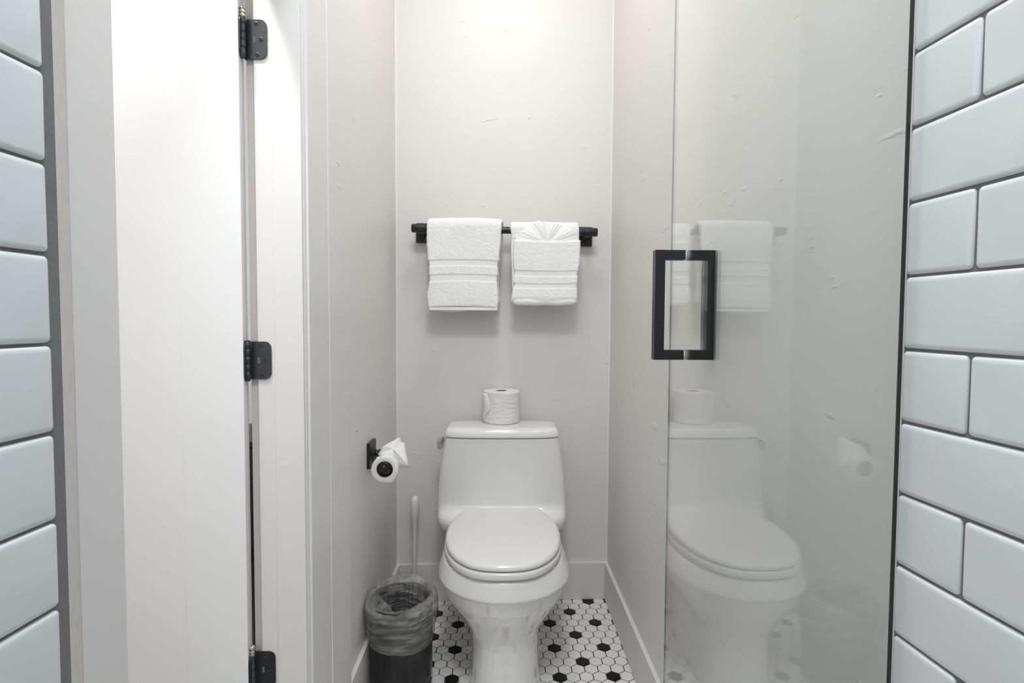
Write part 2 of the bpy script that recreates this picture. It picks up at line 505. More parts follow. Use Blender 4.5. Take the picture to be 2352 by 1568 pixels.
HW, HHT = 0.0395, 0.0775
def make_hinge(z, spring=True, hw_open=0.0):
    h = empty('hinge', (0, 0, z), door)
    KX, KY = -0.0155, -0.0125                      # knuckle axis, relative to the jamb's hall corner
    # leaf on the jamb, faces the room
    bm = bmesh.new(); pts = round_rect_pts(HW, HHT, 0.0135, (1, 0, 0, 1))
    x0 = KX + 0.004
    loft(bm, [[Vector((x0 + px, y, pz)) for px, pz in pts] for y in (-0.0004, -0.0026)])
    bm.faces.ensure_lookup_table()
    obj('leaf', bm, HINGEM, h)
    # leaf on the slab's edge
    bm = bmesh.new(); pts = round_rect_pts(0.030, HHT, 0.0125, (1, 0, 0, 1))
    rings = []
    for off in (0.0, 0.0022):
        rings.append([Vector((-0.0175 + off, 0.012 - px * 1.0 - 0.006, pz)) for px, pz in pts])
    loft(bm, rings); obj('leaf', bm, HINGEM, h)
    # knuckles
    nk = 5; hk = HHT / nk
    for k in range(nk):
        bm = bmesh.new(); r = 0.0062
        lathe(bm, [(r - .0005, k * hk + .0003), (r, k * hk + .0009), (r, (k + 1) * hk - .0009), (r - .0005, (k + 1) * hk - .0003)], (KX, KY, 0), n=20)
        obj('knuckle', bm, HINGEM, h, smooth=True, auto=40)
    bm = lathe(bmesh.new(), [(0.0048, 0), (0.0048, HHT)], (KX, KY, 0), n=16); obj('barrel', bm, HINGEM, h, smooth=True, auto=40)
    bm = lathe(bmesh.new(), [(0.003, -.0035), (0.0055, -.002), (0.0058, 0)], (KX, KY, 0), n=16); obj('pin_end', bm, HINGEM, h, smooth=True, auto=40)
    if spring:
        bm = lathe(bmesh.new(), [(0.0056, HHT), (0.0056, HHT + .003), (0.0038, HHT + .0035), (0.0038, HHT + .007), (0.0062, HHT + .0075), (0.0062, HHT + .0105),
                                 (0.004, HHT + .011), (0.004, HHT + .014), (0.006, HHT + .0145), (0.0055, HHT + .017), (0.003, HHT + .019)], (KX, KY, 0), n=18)
        obj('pin_cap', bm, NICKEL, h, smooth=True, auto=40)['label'] = 'bright metal pin cap'
    else:
        bm = lathe(bmesh.new(), [(0.0058, HHT), (0.0058, HHT + .002), (0.003, HHT + .003)], (KX, KY, 0), n=16); obj('pin_cap', bm, HINGEM, h, smooth=True, auto=40)
    # three screws on the jamb leaf
    for sx, sz in ((0.0185, 0.0690), (0.0275, 0.0385), (0.0200, 0.0085)):
        bm = bmesh.new(); c = (x0 + sx, -0.0026, sz)
        lathe(bm, [(0.0042, 0.0003), (0.0042, -0.0005), (0.0034, -0.0008), (0.0028, 0.0001)], c, 'Y', 18)
        for a in (0.6, 0.6 + PI / 2):
            M_ = Matrix.Translation(Vector(c)) @ Matrix.Rotation(a, 4, 'Y')
            box(bm, -0.0024, 0.0024, -0.0007, -0.0002, -0.0004, 0.0004, M=M_)
        obj('screw', bm, HINGEM, h, smooth=True, auto=35)
    # stamped number
    cu = bpy.data.curves.new('stamp', 'FONT'); cu.body = '6030'; cu.size = 0.0062; cu.extrude = 0.0002; cu.align_x = 'CENTER'; cu.space_character = 0.95
    to = bpy.data.objects.new('stamp', cu); COL.objects.link(to)
    dg = bpy.context.evaluated_depsgraph_get(); me = bpy.data.meshes.new_from_object(to.evaluated_get(dg))
    bpy.data.objects.remove(to)
    me.materials.clear(); me.materials.append(mat('stamped_mark', (0.30, 0.31, 0.33), 0.5))
    so = bpy.data.objects.new('stamped_marking', me); COL.objects.link(so); so.parent = h
    so.matrix_local = Matrix.Translation((x0 + 0.0125, -0.0027, 0.0385)) @ Matrix.Rotation(PI / 2, 4, 'Y') @ Matrix.Rotation(PI / 2, 4, 'X')
    return h


make_hinge(1.668); make_hinge(1.0235, spring=False); make_hinge(0.372)
for h, lb in zip([c for c in door.children if c.name.startswith('hinge')], ('greyish sheen on the leaf', None, None)): pass

# dark things in the hall, a sliver of which shows in the hinge gap
cab = empty('hall_cabinet', (-1.35, 2.75, 0)); tag(cab, 'dark brown low cabinet in the hall, seen as a dark sliver through the hinge gap', 'cabinet')
obj('carcass', B(-0.5, 0.5, -0.22, 0.18, 0.06, 0.55, bev=0.004), DARKWOOD, cab)
obj('door', B(-0.49, -0.005, -0.238, -0.221, 0.07, 0.54, bev=0.002), DARKWOOD, cab)
obj('door', B(0.005, 0.49, -0.238, -0.221, 0.07, 0.54, bev=0.002), DARKWOOD, cab)
obj('plinth', B(-0.48, 0.48, -0.19, 0.16, 0.0, 0.06), DARKWOOD, cab)
obj('top', B(-0.52, 0.52, -0.245, 0.19, 0.55, 0.575, bev=0.003), DARKWOOD, cab)

# ------------------------------------------------------------------ glass shower door with its pull handle
GX = 0.385; GY0, GY1 = 0.512, 1.2145
sd = empty('shower_door', (GX, GY0, 0)); tag(sd, 'frameless clear glass shower door swung open against the right wall, with a square black pull handle', 'shower door')
bm = B(0.0, 0.004, 0, GY1 - GY0, 0.012, 2.02)
bm.faces.ensure_lookup_table()
for f in bm.faces:
    f.material_index = 0 if abs(f.normal.x) > 0.9 else 1
obj('glass_pane', bm, [GLASS, GEDGE], sd)
obj('edge_strip', B(0.0001, 0.0036, -0.0012, -0.0001, 0.012, 2.02), DARKSTRIP, sd)  # thin dark strip along the pane's hinge-side edge
for z in (0.25, 1.72):
    hg = obj('clamp_hinge', B(-0.010, 0.017, -0.002, 0.052, z, z + 0.09, bev=0.002), BLACK, sd)
HYc, HT = 1.1195 - GY0, 0.0205
for s, ext in ((-1, 0.0645), (1, 0.0555)):
    he = empty('pull_handle', (0, 0, 0), sd)
    base = 0 if s < 0 else 0.004
    x_in, x_out = base + s * 0.0022, base + s * ext
    xa, xb = sorted((x_out, x_out - s * HT))
    obj('grip', B(xa, xb, HYc - HT / 2, HYc + HT / 2, 1.0665, 1.2935, bev=0.0008), BLACK, he)
    for zc in (1.0665, 1.2935 - HT):
        pa, pb = sorted((x_in, x_out - s * HT * 0.5))
        obj('post', B(pa, pb, HYc - HT / 2 + 0.00015, HYc + HT / 2 - 0.00015, zc + 0.00015, zc + HT - 0.00015, bev=0.0006), BLACK, he)
        wa, wb = sorted((base, x_in))
        obj('washer', lathe(bmesh.new(), [(0.0092, wa), (0.0092, wb)], (0, HYc, zc + HT / 2), 'X', 24), CLEARP, he)['label'] = 'clear plastic washer'

# ------------------------------------------------------------------ toilet
toilet = empty('toilet', (0.015, 1.85, 0))
tag(toilet, 'white one-piece toilet with its lid closed, standing against the back wall', 'toilet')
TX, TY = 0.015, 1.85


def outline(cx, hw, yf, yb, ymax, nf=2.1, nb=3.0, n=72):
    """plan outline: superellipse front (towards the camera) and back halves round ymax"""
    pts = []
    for i in range(n):
        a = 2 * PI * i / n; c, s = math.cos(a), math.sin(a)
        e = nf if s < 0 else nb; d = (ymax - yf) if s < 0 else (yb - ymax)
        x = math.copysign(abs(c) ** (2 / e), c) * hw; y = math.copysign(abs(s) ** (2 / e), s) * d
        pts.append((cx + x - TX, ymax + y - TY))
    return pts


def tank_outline(cx, hw, yf, yb, r, bow, n=72):
    pts = []
    for i in range(n):
        a = 2 * PI * i / n; c, s = math.cos(a), math.sin(a)
        # rounded rectangle by arc mapping
        e = 2.0 / max(0.12, r)
        x = math.copysign(abs(c) ** (2 / e), c); y = math.copysign(abs(s) ** (2 / e), s)
        yc, hd = (yf + yb) / 2, (yb - yf) / 2
        yy = yc + y * hd
        if y < 0: yy -= bow * (1 - x * x) * (-y) - bow * 0.0
        pts.append((cx + x * hw - TX, yy - TY))
    return pts


def ring(pts, z): return [Vector((x, y, z)) for x, y in pts]


# body: bowl, pedestal and tank cast in one
bm = bmesh.new()
rings = [
    (0.000, 0.023, 0.110, 1.555, 2.06, 1.70, 2.6, 3.4), (0.012, 0.023, 0.112, 1.552, 2.06, 1.70, 2.6, 3.4), (0.022, 0.023, 0.109, 1.556, 2.06, 1.70, 2.6, 3.4),
    (0.06, 0.023, 0.106, 1.562, 2.06, 1.70, 2.6, 3.4), (0.12, 0.023, 0.105, 1.567, 2.06, 1.70, 2.5, 3.4),
    (0.155, 0.022, 0.106, 1.567, 2.06, 1.70, 2.4, 3.2), (0.180, 0.021, 0.110, 1.562, 2.06, 1.70, 2.3, 3.0), (0.205, 0.020, 0.121, 1.552, 2.06, 1.70, 2.2, 3.0),
    (0.235, 0.020, 0.142, 1.537, 2.07, 1.70, 2.1, 3.0), (0.265, 0.019, 0.163, 1.520, 2.08, 1.70, 2.1, 3.0), (0.300, 0.018, 0.184, 1.503, 2.09, 1.70, 2.1, 3.0),
    (0.330, 0.018, 0.194, 1.4945, 2.09, 1.70, 2.1, 3.0), (0.346, 0.018, 0.1985, 1.4895, 2.09, 1.70, 2.1, 3.0), (0.3505, 0.018, 0.2070, 1.4800, 2.09, 1.70, 2.1, 3.0),
    (0.356, 0.018, 0.2090, 1.4780, 2.09, 1.70, 2.1, 3.0), (0.375, 0.017, 0.2035, 1.4820, 2.09, 1.705, 2.1, 3.0), (0.395, 0.0155, 0.1945, 1.4870, 2.09, 1.71, 2.1, 3.0),
    (0.404, 0.015, 0.1900, 1.4920, 2.09, 1.71, 2.1, 3.0), (0.408, 0.015, 0.184, 1.4980, 2.08, 1.71, 2.1, 3.0),
]
loft(bm, [ring(outline(cx, hw, yf, yb, ym, nf, nb), z) for z, cx, hw, yf, yb, ym, nf, nb in rings])
bowl_bm = bm
bm = bmesh.new()
# z, hw, front y, corner roundness, bow
trs = [(0.330, 0.150, 1.93, 0.55, .0), (0.345, 0.185, 1.93, 0.5, .0), (0.362, 0.212, 1.92, 0.48, .0), (0.385, 0.234, 1.915, 0.48, .0), (0.405, 0.241, 1.912, 0.5, .0),
       (0.420, 0.2425, 1.916, 0.52, .0), (0.430, 0.2425, 1.928, 0.50, .0), (0.439, 0.2425, 1.946, 0.44, .002), (0.449, 0.2425, 1.960, 0.36, .004),
       (0.462, 0.2422, 1.970, 0.30, .006), (0.480, 0.2420, 1.9745, 0.27, .008), (0.52, 0.2395, 1.976, 0.26, .010), (0.58, 0.234, 1.974, 0.25, .011),
       (0.64, 0.226, 1.971, 0.24, .012), (0.69, 0.216, 1.968, 0.23, .013), (0.7125, 0.2110, 1.967, 0.22, .013)]
loft(bm, [ring(tank_outline(0.012, hw, yf, 2.135, r, bow), z) for z, hw, yf, r, bow in trs])
tmp = bpy.data.meshes.new('t'); bm.to_mesh(tmp); bm.free(); bowl_bm.from_mesh(tmp); bpy.data.meshes.remove(tmp)
body = obj('body', bowl_bm, PORC, toilet, smooth=True)
md = body.modifiers.new('remesh', 'REMESH'); md.mode = 'VOXEL'; md.voxel_size = 0.0036; md.use_smooth_shade = True
md = body.modifiers.new('smooth', 'SMOOTH'); md.factor = 0.5; md.iterations = 4

# tank lid
bm = bmesh.new()
lid = [(0.7145, 0.212, 1.9655, 0.013), (0.716, 0.2145, 1.962, 0.013), (0.722, 0.2150, 1.9615, 0.013), (0.735, 0.2105, 1.9640, 0.0125), (0.742, 0.2060, 1.9675, 0.012),
       (0.7455, 0.200, 1.973, 0.012), (0.7475, 0.190, 1.982, 0.011), (0.7482, 0.170, 1.995, 0.009)]
loft(bm, [ring(tank_outline(0.0115, hw, yf, 2.139 - (0.215 - hw) * 0.7, 0.26, bow, n=96), z) for z, hw, yf, bow in lid])
obj('tank_lid', bm, PORC, toilet, smooth=True, auto=60)

# seat lid and seat ring
half = [(0, 1.4885), (0.035, 1.4905), (0.070, 1.4985), (0.105, 1.5190), (0.138, 1.5560), (0.163, 1.6050), (0.179, 1.665), (0.1855, 1.735),
        (0.183, 1.795), (0.172, 1.848), (0.158, 1.892), (0.145, 1.925), (0.138, 1.942), (0.125, 1.955), (0.105, 1.960), (0.05, 1.9625), (0, 1.963)]
ctrl = [(x, y, 0) for x, y in half] + [(-x, y, 0) for x, y in reversed(half[1:-1])]
outl = [(p.x, p.y) for p in catmull(ctrl, 5, closed=True)]


def inset(pts, d):
    """scale the outline inwards by about d"""
    cx, cy = 0, 1.72; out = []
    for x, y in pts:
        v = Vector((x - cx, y - cy)); l = v.length
        out.append((cx + v.x * (l - d) / l, cy + v.y * (l - d) / l))
    return out


def lring(pts, z, cx=0.0145, tilt=0.0): return [Vector((x + cx - TX, y - TY, z + tilt * (y - 1.49))) for x, y in pts]


bm = bmesh.new()
TL = 0.010
loft(bm, [lring(inset(outl, d), z, tilt=TL) for d, z in ((0.012, 0.4385), (0.002, 0.4388), (0.0, 0.4400), (-0.0003, 0.4450), (0.0012, 0.4495), (0.005, 0.4535), (0.012, 0.4555), (0.03, 0.4566), (0.09, 0.4575), (0.14, 0.458))])
obj('seat_lid', bm, SEATM, toilet, smooth=True, auto=60)
bm = bmesh.new()
so_ = inset(outl, -0.0035); si_ = [(x * 0.62, 1.70 + (y - 1.72) * 0.60) for x, y in outl]
prof = [(0.0, 0.4145), (0.0, 0.4170), (-0.0, 0.4290), (0.0, 0.4330), (0.0, 0.4345)]
R_ = [lring(inset(so_, 0.006), 0.4135), lring(inset(so_, 0.0015), 0.4145), lring(so_, 0.4175), lring(so_, 0.4285), lring(inset(so_, 0.002), 0.4330), lring(inset(so_, 0.008), 0.4350),
      lring(inset(si_, -0.010), 0.4350), lring(si_, 0.430), lring(si_, 0.4180), lring(inset(si_, -0.004), 0.4135)]
rs = loft(bm, R_, False, False)
for i in range(len(rs[0])):
    j = (i + 1) % len(rs[0]); bm.faces.new((rs[-1][i], rs[-1][j], rs[0][j], rs[0][i]))
obj('seat', bm, SEATM, toilet, smooth=True, auto=60)
for sx in (-0.075, 0.075):
    obj('seat_hinge', B(sx - 0.022, sx + 0.022, 1.945 - TY, 1.972 - TY, 0.408, 0.450, bev=0.005), SEATM, toilet)
# four buffers between seat and rim
for bx, by in ((-0.14, 1.58), (0.14, 1.58), (-0.16, 1.80), (0.16, 1.80)):
    obj('bumper', B(bx - 0.012, bx + 0.012, by - TY - 0.008, by - TY + 0.008, 0.4075, 0.4142, bev=0.001), SEATM, toilet)
# flush lever
lv = obj('flush_lever', lathe(bmesh.new(), [(0.013, -0.2135), (0.013, -0.2175), (0.008, -0.219), (0.008, -0.2215)], (0, 2.045 - TY, 0.684), 'X', 24), CHROME, toilet, smooth=True, auto=40)
bm = bmesh.new()
secs = []
for y, z, hz, x0, x1 in ((2.052, 0.690, 0.010, -0.228, -0.221), (2.045, 0.690, 0.012, -0.236, -0.2195), (2.035, 0.689, 0.0135, -0.240, -0.2200), (2.015, 0.685, 0.0155, -0.243, -0.2215), (2.000, 0.681, 0.0165, -0.243, -0.2220), (1.9945, 0.679, 0.0145, -0.2415, -0.2235)):
    cx_, hx = (x0 + x1) / 2, (x1 - x0) / 2
    secs.append([Vector((cx_ + math.copysign(abs(math.cos(a)) ** .55, math.cos(a)) * hx - 0.003, y - TY, z + math.copysign(abs(math.sin(a)) ** .55, math.sin(a)) * hz)) for a in [2 * PI * k / 20 for k in range(20)]])
loft(bm, secs); obj('handle', bm, CHROME, lv, smooth=True, auto=50)['label'] = 'chrome lever handle'
# bolt caps at the foot
for s in (-1, 1):
    obj('bolt_cap', lathe(bmesh.new(), [(0.013, 0), (0.013, 0.006), (0.009, 0.012), (0.003, 0.014)], (s * 0.118 + 0.008, 1.83 - TY, 0), n=20), PORC, toilet, smooth=True, auto=50)

# ------------------------------------------------------------------ paper rolls


def roll_mesh(R, r, Hh, n=96, wob=0.0012):
    bm = bmesh.new(); rings = []
    prof = [(r, 0.001), (r + .0005, 0), (R * 0.75, 0.0), (R - 0.003, 0.0003), (R - 0.0005, 0.002)]
    for k in range(1, 24): prof.append((R, 0.002 + (Hh - 0.004) * k / 24))
    prof += [(R - 0.0005, Hh - 0.002), (R - 0.003, Hh - 0.0003), (R * 0.75, Hh), (r + .0005, Hh), (r, Hh - .001)]
    for ir, (rad, h) in enumerate(prof):
        rg = []
        for i in range(n):
            a = 2 * PI * i / n; d = 0
            if rad > R * 0.9:
                d = wob * noise.noise(Vector((math.cos(a) * 3, math.sin(a) * 3, h * 110))) + wob * 0.6 * noise.noise(Vector((math.cos(a) * 9, math.sin(a) * 9, h * 260)))
            rg.append(Vector((math.cos(a) * (rad + d), math.sin(a) * (rad + d), h)))
        rings.append(rg)
    rs = loft(bm, rings, False, False)
    for i in range(n):
        j = (i + 1) % n; bm.faces.new((rs[-1][i], rs[-1][j], rs[0][j], rs[0][i]))
    return bm


def core_mesh(r, Hh):
    bm = bmesh.new()
    rs = loft(bm, [[Vector((math.cos(2 * PI * i / 40) * q, math.sin(2 * PI * i / 40) * q, z)) for i in range(40)] for q, z in ((r, 0.001), (r, Hh - .001), (r - .0012, Hh - .001), (r - .0012, 0.001))], False, False)
    for i in range(40):
        j = (i + 1) % 40; bm.faces.new((rs[-1][i], rs[-1][j], rs[0][j], rs[0][i]))
    return bm


tr = empty('toilet_paper_roll', (0.0085, 2.0985, 0.7484)); tag(tr, 'full roll of white toilet paper standing upright on the toilet tank lid', 'toilet paper')
RR, RH = 0.0715, 0.1225
obj('paper', roll_mesh(RR, 0.0225, RH), PAPER, tr, smooth=True, auto=50)
obj('cardboard_core', core_mesh(0.0223, RH), CARD, tr, smooth=True, auto=50)
# loose end of the sheet at the left
bm = bmesh.new(); rows = []
for k in range(13):
    t = k / 12; z = RH - 0.004 - t * 0.112
    a0 = math.radians(196); a1 = math.radians(222 + 14 * math.sin(t * PI * 0.8) if t < .6 else 226 - (t - .6) * 60)
    row = []
    for i in range(7):
        u = i / 6; a = a0 + (a1 - a0) * u
        lift = 0.0016 + 0.0095 * math.sin(u * PI) ** 1.5 * (1 - t) ** 1.6 + 0.0015 * (1 - u) * abs(math.sin(t * 5))
        row.append(Vector((math.cos(a) * (RR + lift), math.sin(a) * (RR + lift), z + 0.0012 * math.sin(u * 5))))
    rows.append(row)
loft(bm, rows, False, False, closed=False)
o = obj('loose_sheet', bm, PAPER2, tr, smooth=True)
md = o.modifiers.new('s', 'SOLIDIFY'); md.thickness = 0.0005

# wall holder
hd = empty('toilet_paper_holder', (XL, 1.722, 0.7175)); tag(hd, 'black toilet paper holder with a square plate on the left wall', 'paper holder')
obj('wall_plate', B(0.0, 0.011, -0.042, 0.042, -0.040, 0.040, bev=0.002), BLACK, hd)
bm = lathe(bmesh.new(), [(0.024, 0.011), (0.022, 0.015), (0.015, 0.018), (0.011, 0.022), (0.0105, 0.028), (0.014, 0.030), (0.014, 0.034), (0.0105, 0.036), (0.0105, 0.040), (0.0135, 0.042),
                             (0.0135, 0.046), (0.010, 0.048), (0.010, 0.052), (0.013, 0.054), (0.013, 0.058), (0.010, 0.060), (0.010, 0.066)], (0, 0, 0), 'X', 28)
obj('post', bm, BLACK, hd, smooth=True, auto=40)
AX, AZ = 0.0720, -0.0105       # arm position relative to the wall point
bm = tube(bmesh.new(), catmull([(0.060, 0, 0), (0.067, -0.001, -0.001), (AX, -0.006, -0.005), (AX, -0.015, AZ), (AX, -0.03, AZ)], 4), 0.0095, 14)
obj('elbow', bm, BLACK, hd, smooth=True)
bm = lathe(bmesh.new(), [(0.0095, -0.025), (0.0095, -0.109), (0.0220, -0.111), (0.0232, -0.113), (0.0232, -0.121), (0.0210, -0.123), (0.0165, -0.124), (0.0165, -0.129), (0.0148, -0.131),
                             (0.0092, -0.132), (0.0092, -0.137), (0.0065, -0.1395), (0.002, -0.141)], (AX, 0, AZ), 'Y', 32)
obj('arm', bm, BLACK, hd, smooth=True, auto=35)

rl = empty('toilet_paper_roll', (XL + AX + 0.001, 1.598, 0.7175 + AZ - 0.0070)); tag(rl, 'part-used white toilet paper roll with a folded point, hanging on the black wall holder', 'toilet paper')
bm = roll_mesh(0.0400, 0.0245, 0.102, 64, 0.0006)
# soft squashed outline, sheet pulled down to a corner at the bottom right
for v in bm.verts:
    a = math.atan2(v.co.y, v.co.x); r = math.hypot(v.co.x, v.co.y)
    if r > 0.03:
        k = 1 + 0.11 * math.exp(-((a - math.radians(-62)) / 0.30) ** 2) + 0.05 * math.exp(-((a - math.radians(-150)) / 0.5) ** 2)
        v.co.x *= k; v.co.y *= k
bmesh.ops.rotate(bm, cent=(0, 0, 0), matrix=Matrix.Rotation(PI / 2, 3, 'X'), verts=bm.verts)
for v in bm.verts: v.co.y = -v.co.y; v.co.z = v.co.z
obj('paper', bm, PAPER2, rl, smooth=True, auto=50)
bm = core_mesh(0.0243, 0.102); bmesh.ops.rotate(bm, cent=(0, 0, 0), matrix=Matrix.Rotation(-PI / 2, 3, 'X'), verts=bm.verts)
obj('cardboard_core', bm, CARD, rl, smooth=True, auto=50)
# the folded tail: a sheet over the top of the roll, folded to a point on the room side
bm = bmesh.new()
outer = [(-0.024, 0.026, 0.035), (-0.012, 0.030, 0.055), (-0.004, 0.037, 0.0600), (0.010, 0.050, 0.066), (0.028, 0.070, 0.074), (0.036, 0.060, 0.060), (0.044, 0.062, 0.062),
         (0.050, 0.040, 0.045), (0.058, 0.020, 0.024), (0.066, 0.006, 0.003), (0.052, 0.010, 0.001), (0.036, 0.016, 0.006), (0.022, 0.010, 0.020), (0.004, 0.002, 0.032), (-0.012, 0.004, 0.036)]
cen = Vector((0.016, 0.028, 0.044)) * 1.10
ov = [Vector(p) * 1.10 for p in outer]; nO = len(ov)
rowsT = []
for k in (1.0, 0.75, 0.5, 0.25, 0.04):
    rg = []
    for i, p in enumerate(ov):
        q = cen.lerp(p, k)
        bulge = (1 - k * k) * 0.010 + 0.0035 * math.sin(i * 2.2) * k * (1 - k) * 4
        rg.append(q + Vector((0.15, -0.6, 0.75)).normalized() * bulge)
    rowsT.append(rg)
loft(bm, rowsT, False, True)
bm2o = obj('folded_tail', bm, PAPER2, rl, smooth=True, auto=38)
md = bm2o.modifiers.new('s', 'SOLIDIFY'); md.thickness = 0.0014

# ------------------------------------------------------------------ towel bar
BY = 2.092
bar = empty('towel_bar', (0.02, BY, 1.490)); bar.rotation_euler = (0, 0.0122, 0.012)
tag(bar, 'black towel bar with square wall plates on the back wall', 'towel bar')
obj('rail', lathe(bmesh.new(), [(0.0132, -0.30), (0.0132, 0.30)], (0, 0, 0), 'X', 28), BLACK, bar, smooth=True, auto=40)
for s in (-1, 1):
    bm = lathe(bmesh.new(), [(0.0150, s * 0.270), (0.0150, s * 0.301), (0.0150, s * 0.3035), (0.0195, s * 0.3045), (0.0195, s * 0.3290), (0.0165, s * 0.330), (0.0165, s * 0.352), (0.0150, s * 0.3565), (0.006, s * 0.3580)], (0, 0, 0), 'X', 32)
    obj('end_cap', bm, BLACK, bar, smooth=True, auto=40)
    bm = lathe(bmesh.new(), [(0.0135, 0.0), (0.0135, 0.050), (0.019, 0.056), (0.023, 0.064)], (s * 0.3165, 0, 0), 'Y', 28)
    obj('post', bm, BLACK, bar, smooth=True, auto=40)
    obj('wall_plate', B(s * 0.3125 - 0.037, s * 0.3125 + 0.037, 0.066, 0.0815, -0.045, 0.031, bev=0.0015), BLACK, bar)


# ------------------------------------------------------------------ towels
def towel(name, parent, path, left, right, thick, bands, seed, bar_c, amp=0.0035, nu=280, sag=None, mats=(TERRY, DOBBY), fold_y=None):
    """path: [(y,z)] centre line of the cloth over the bar (front hem -> back hem), outside is to the left of travel.
    left/right: tables z -> x of the two edges; bands: [(z0, z1)] woven bands on the front"""
    P = [Vector((0, y, z)) for y, z in path]; cum = [0]
    for a, b in zip(P, P[1:]): cum.append(cum[-1] + (b - a).length)
    nv = int(cum[-1] / 0.0023); samples = []
    for k in range(nv + 1):
        s = cum[-1] * k / nv; i = max(j for j in range(len(cum)) if cum[j] <= s + 1e-9); i = min(i, len(P) - 2)
        t = (s - cum[i]) / max(1e-9, cum[i + 1] - cum[i]); samples.append((P[i].lerp(P[i + 1], t), (P[i + 1] - P[i]).normalized(), s))
    bm = bmesh.new(); rings = []; flags = []
    apex = max(range(len(samples)), key=lambda q: samples[q][0].z)
    for k, (p, d, s) in enumerate(samples):
        a = samples[max(0, k - 4)][0]; b = samples[min(nv, k + 4)][0]; d = (b - a).normalized()
        nrm = Vector((0, -d.z, d.y)).normalized()                # outside normal
        front = k <= apex; z = p.z
        xl, xr = lerp_table(left, z), lerp_table(right, z)
        if not front: xl += 0.004; xr += 0.0055
        inb = front and any(z0 <= z <= z1 for z0, z1 in bands)
        e = min(s, cum[-1] - s); tk = thick * (0.35 + 0.65 * min(1, e / 0.006) ** .5)
        if inb: tk *= 0.72; xl += 0.003; xr -= 0.003
        wob = 0.0012 * noise.noise(Vector((seed, 0, z * 60))); wob2 = 0.0012 * noise.noise(Vector((seed + 5, 0, z * 60)))
        xl += wob + 0.0005 * noise.noise(Vector((seed, 3, z * 420))); xr += wob2 + 0.0005 * noise.noise(Vector((seed, 9, z * 420)))
        rg = []; half_n = nu // 2
        for side in (0, 1):
            for i in range(half_n):
                u = i / half_n if side == 0 else 1 - i / half_n
                # rounded ends
                eu = min(u, 1 - u) * (xr - xl); rnd = min(1.0, eu / (tk * 0.6)); prof_ = math.sqrt(max(0, 1 - (1 - rnd) ** 2))
                off = (tk / 2) * prof_ * (1 if side == 0 else -1)
                x = xl + (xr - xl) * u; dz = 0
                if side == 0:
                    q = Vector((x * 9, z * 9, seed)); off += amp * noise.noise(q) * prof_
                    if not inb: off += (0.0009 * noise.noise(Vector((x * 200, z * 200, seed))) + 0.0007 * noise.noise(Vector((x * 80, z * 95, seed + 3)))) * prof_
                    if sag and front: dz = sag * math.sin(u * PI) * (1 if z < 1.45 else 0.6)
                elif sag and front: dz = sag * math.sin(u * PI)
                rg.append(p + nrm * off + Vector((x, 0, dz)))
        rings.append(rg); flags.append(inb)
    rs = loft(bm, rings)
    bm.faces.ensure_lookup_table()
    n = len(rings[0])
    for k in range(len(rings) - 1):
        if flags[k] and flags[k + 1]:
            for i in range(n): bm.faces[k * n + i].material_index = 1
    return obj(name, bm, list(mats), parent, smooth=True, auto=70)


def drape(zb, zf, zr, rb, th, yc, wall_y, bulge=0.0):
    """front hem zf, up the front, over the bar at height zb, down the back to zr"""
    r = rb + th / 2 + 0.001; pts = [(yc - r - 0.006 + bulge, zf), (yc - r - 0.004, zf + (zb - zf) * .4), (yc - r - 0.001, zf + (zb - zf) * .8), (yc - r, zb)]
    for k in range(1, 12):
        a = PI - PI * k / 12; pts.append((yc + math.cos(a) * r, zb + math.sin(a) * r * 1.05))
    pts += [(yc + r, zb), (yc + r + 0.002, zb - 0.1), (yc + r + 0.003, zr)]
    return pts


t1 = empty('hand_towel', (0, 0, 0)); tag(t1, 'white folded hand towel with two woven bands on the left half of the bar', 'towel')
towel('cloth', t1, drape(1.4965, 1.190, 1.215, 0.014, 0.019, BY, YB),
      [(1.17, -0.2665), (1.20, -0.2730), (1.24, -0.2765), (1.28, -0.2690), (1.34, -0.2690), (1.38, -0.2735), (1.45, -0.2775), (1.54, -0.2765)],
      [(1.17, -0.0080), (1.22, -0.0030), (1.28, -0.0070), (1.34, -0.0050), (1.38, -0.0010), (1.45, 0.0055), (1.54, 0.0085)],
      0.019, [(1.3455, 1.3685), (1.2885, 1.3135)], 1.3, None, sag=0.0045)
# flat hem strip under the front
bm = bmesh.new(); box(bm, -0.2665, -0.0085, BY - 0.0365, BY - 0.0265, 1.1815, 1.1935, bev=0.002)
obj('hem', bm, WASHC, t1)
# inner layer peeping out below the hem
bm = bmesh.new(); secs = []
for i in range(25):
    u = i / 24; x = -0.258 + u * 0.145; d = math.sin(u * PI) ** .6 * 0.009
    secs.append([Vector((x, BY - 0.026, 1.19)), Vector((x, BY - 0.018, 1.19)), Vector((x, BY - 0.019, 1.184 - d)), Vector((x, BY - 0.0245, 1.184 - d))])
loft(bm, secs); obj('inner_layer', bm, TERRY, t1, smooth=True, auto=50)

t2 = empty('hand_towel', (0, 0, 0)); tag(t2, 'white hand towel folded into a pocket around a washcloth, right half of the bar', 'towel')
towel('cloth', t2, drape(1.4885, 1.262, 1.255, 0.014, 0.017, BY, YB),
      [(1.20, 0.0500), (1.30, 0.0460), (1.42, 0.0415), (1.46, 0.0440), (1.50, 0.0390), (1.55, 0.0385)],
      [(1.20, 0.3000), (1.30, 0.2990), (1.42, 0.3030), (1.50, 0.3025), (1.55, 0.2990)],
      0.017, [], 4.1, None)
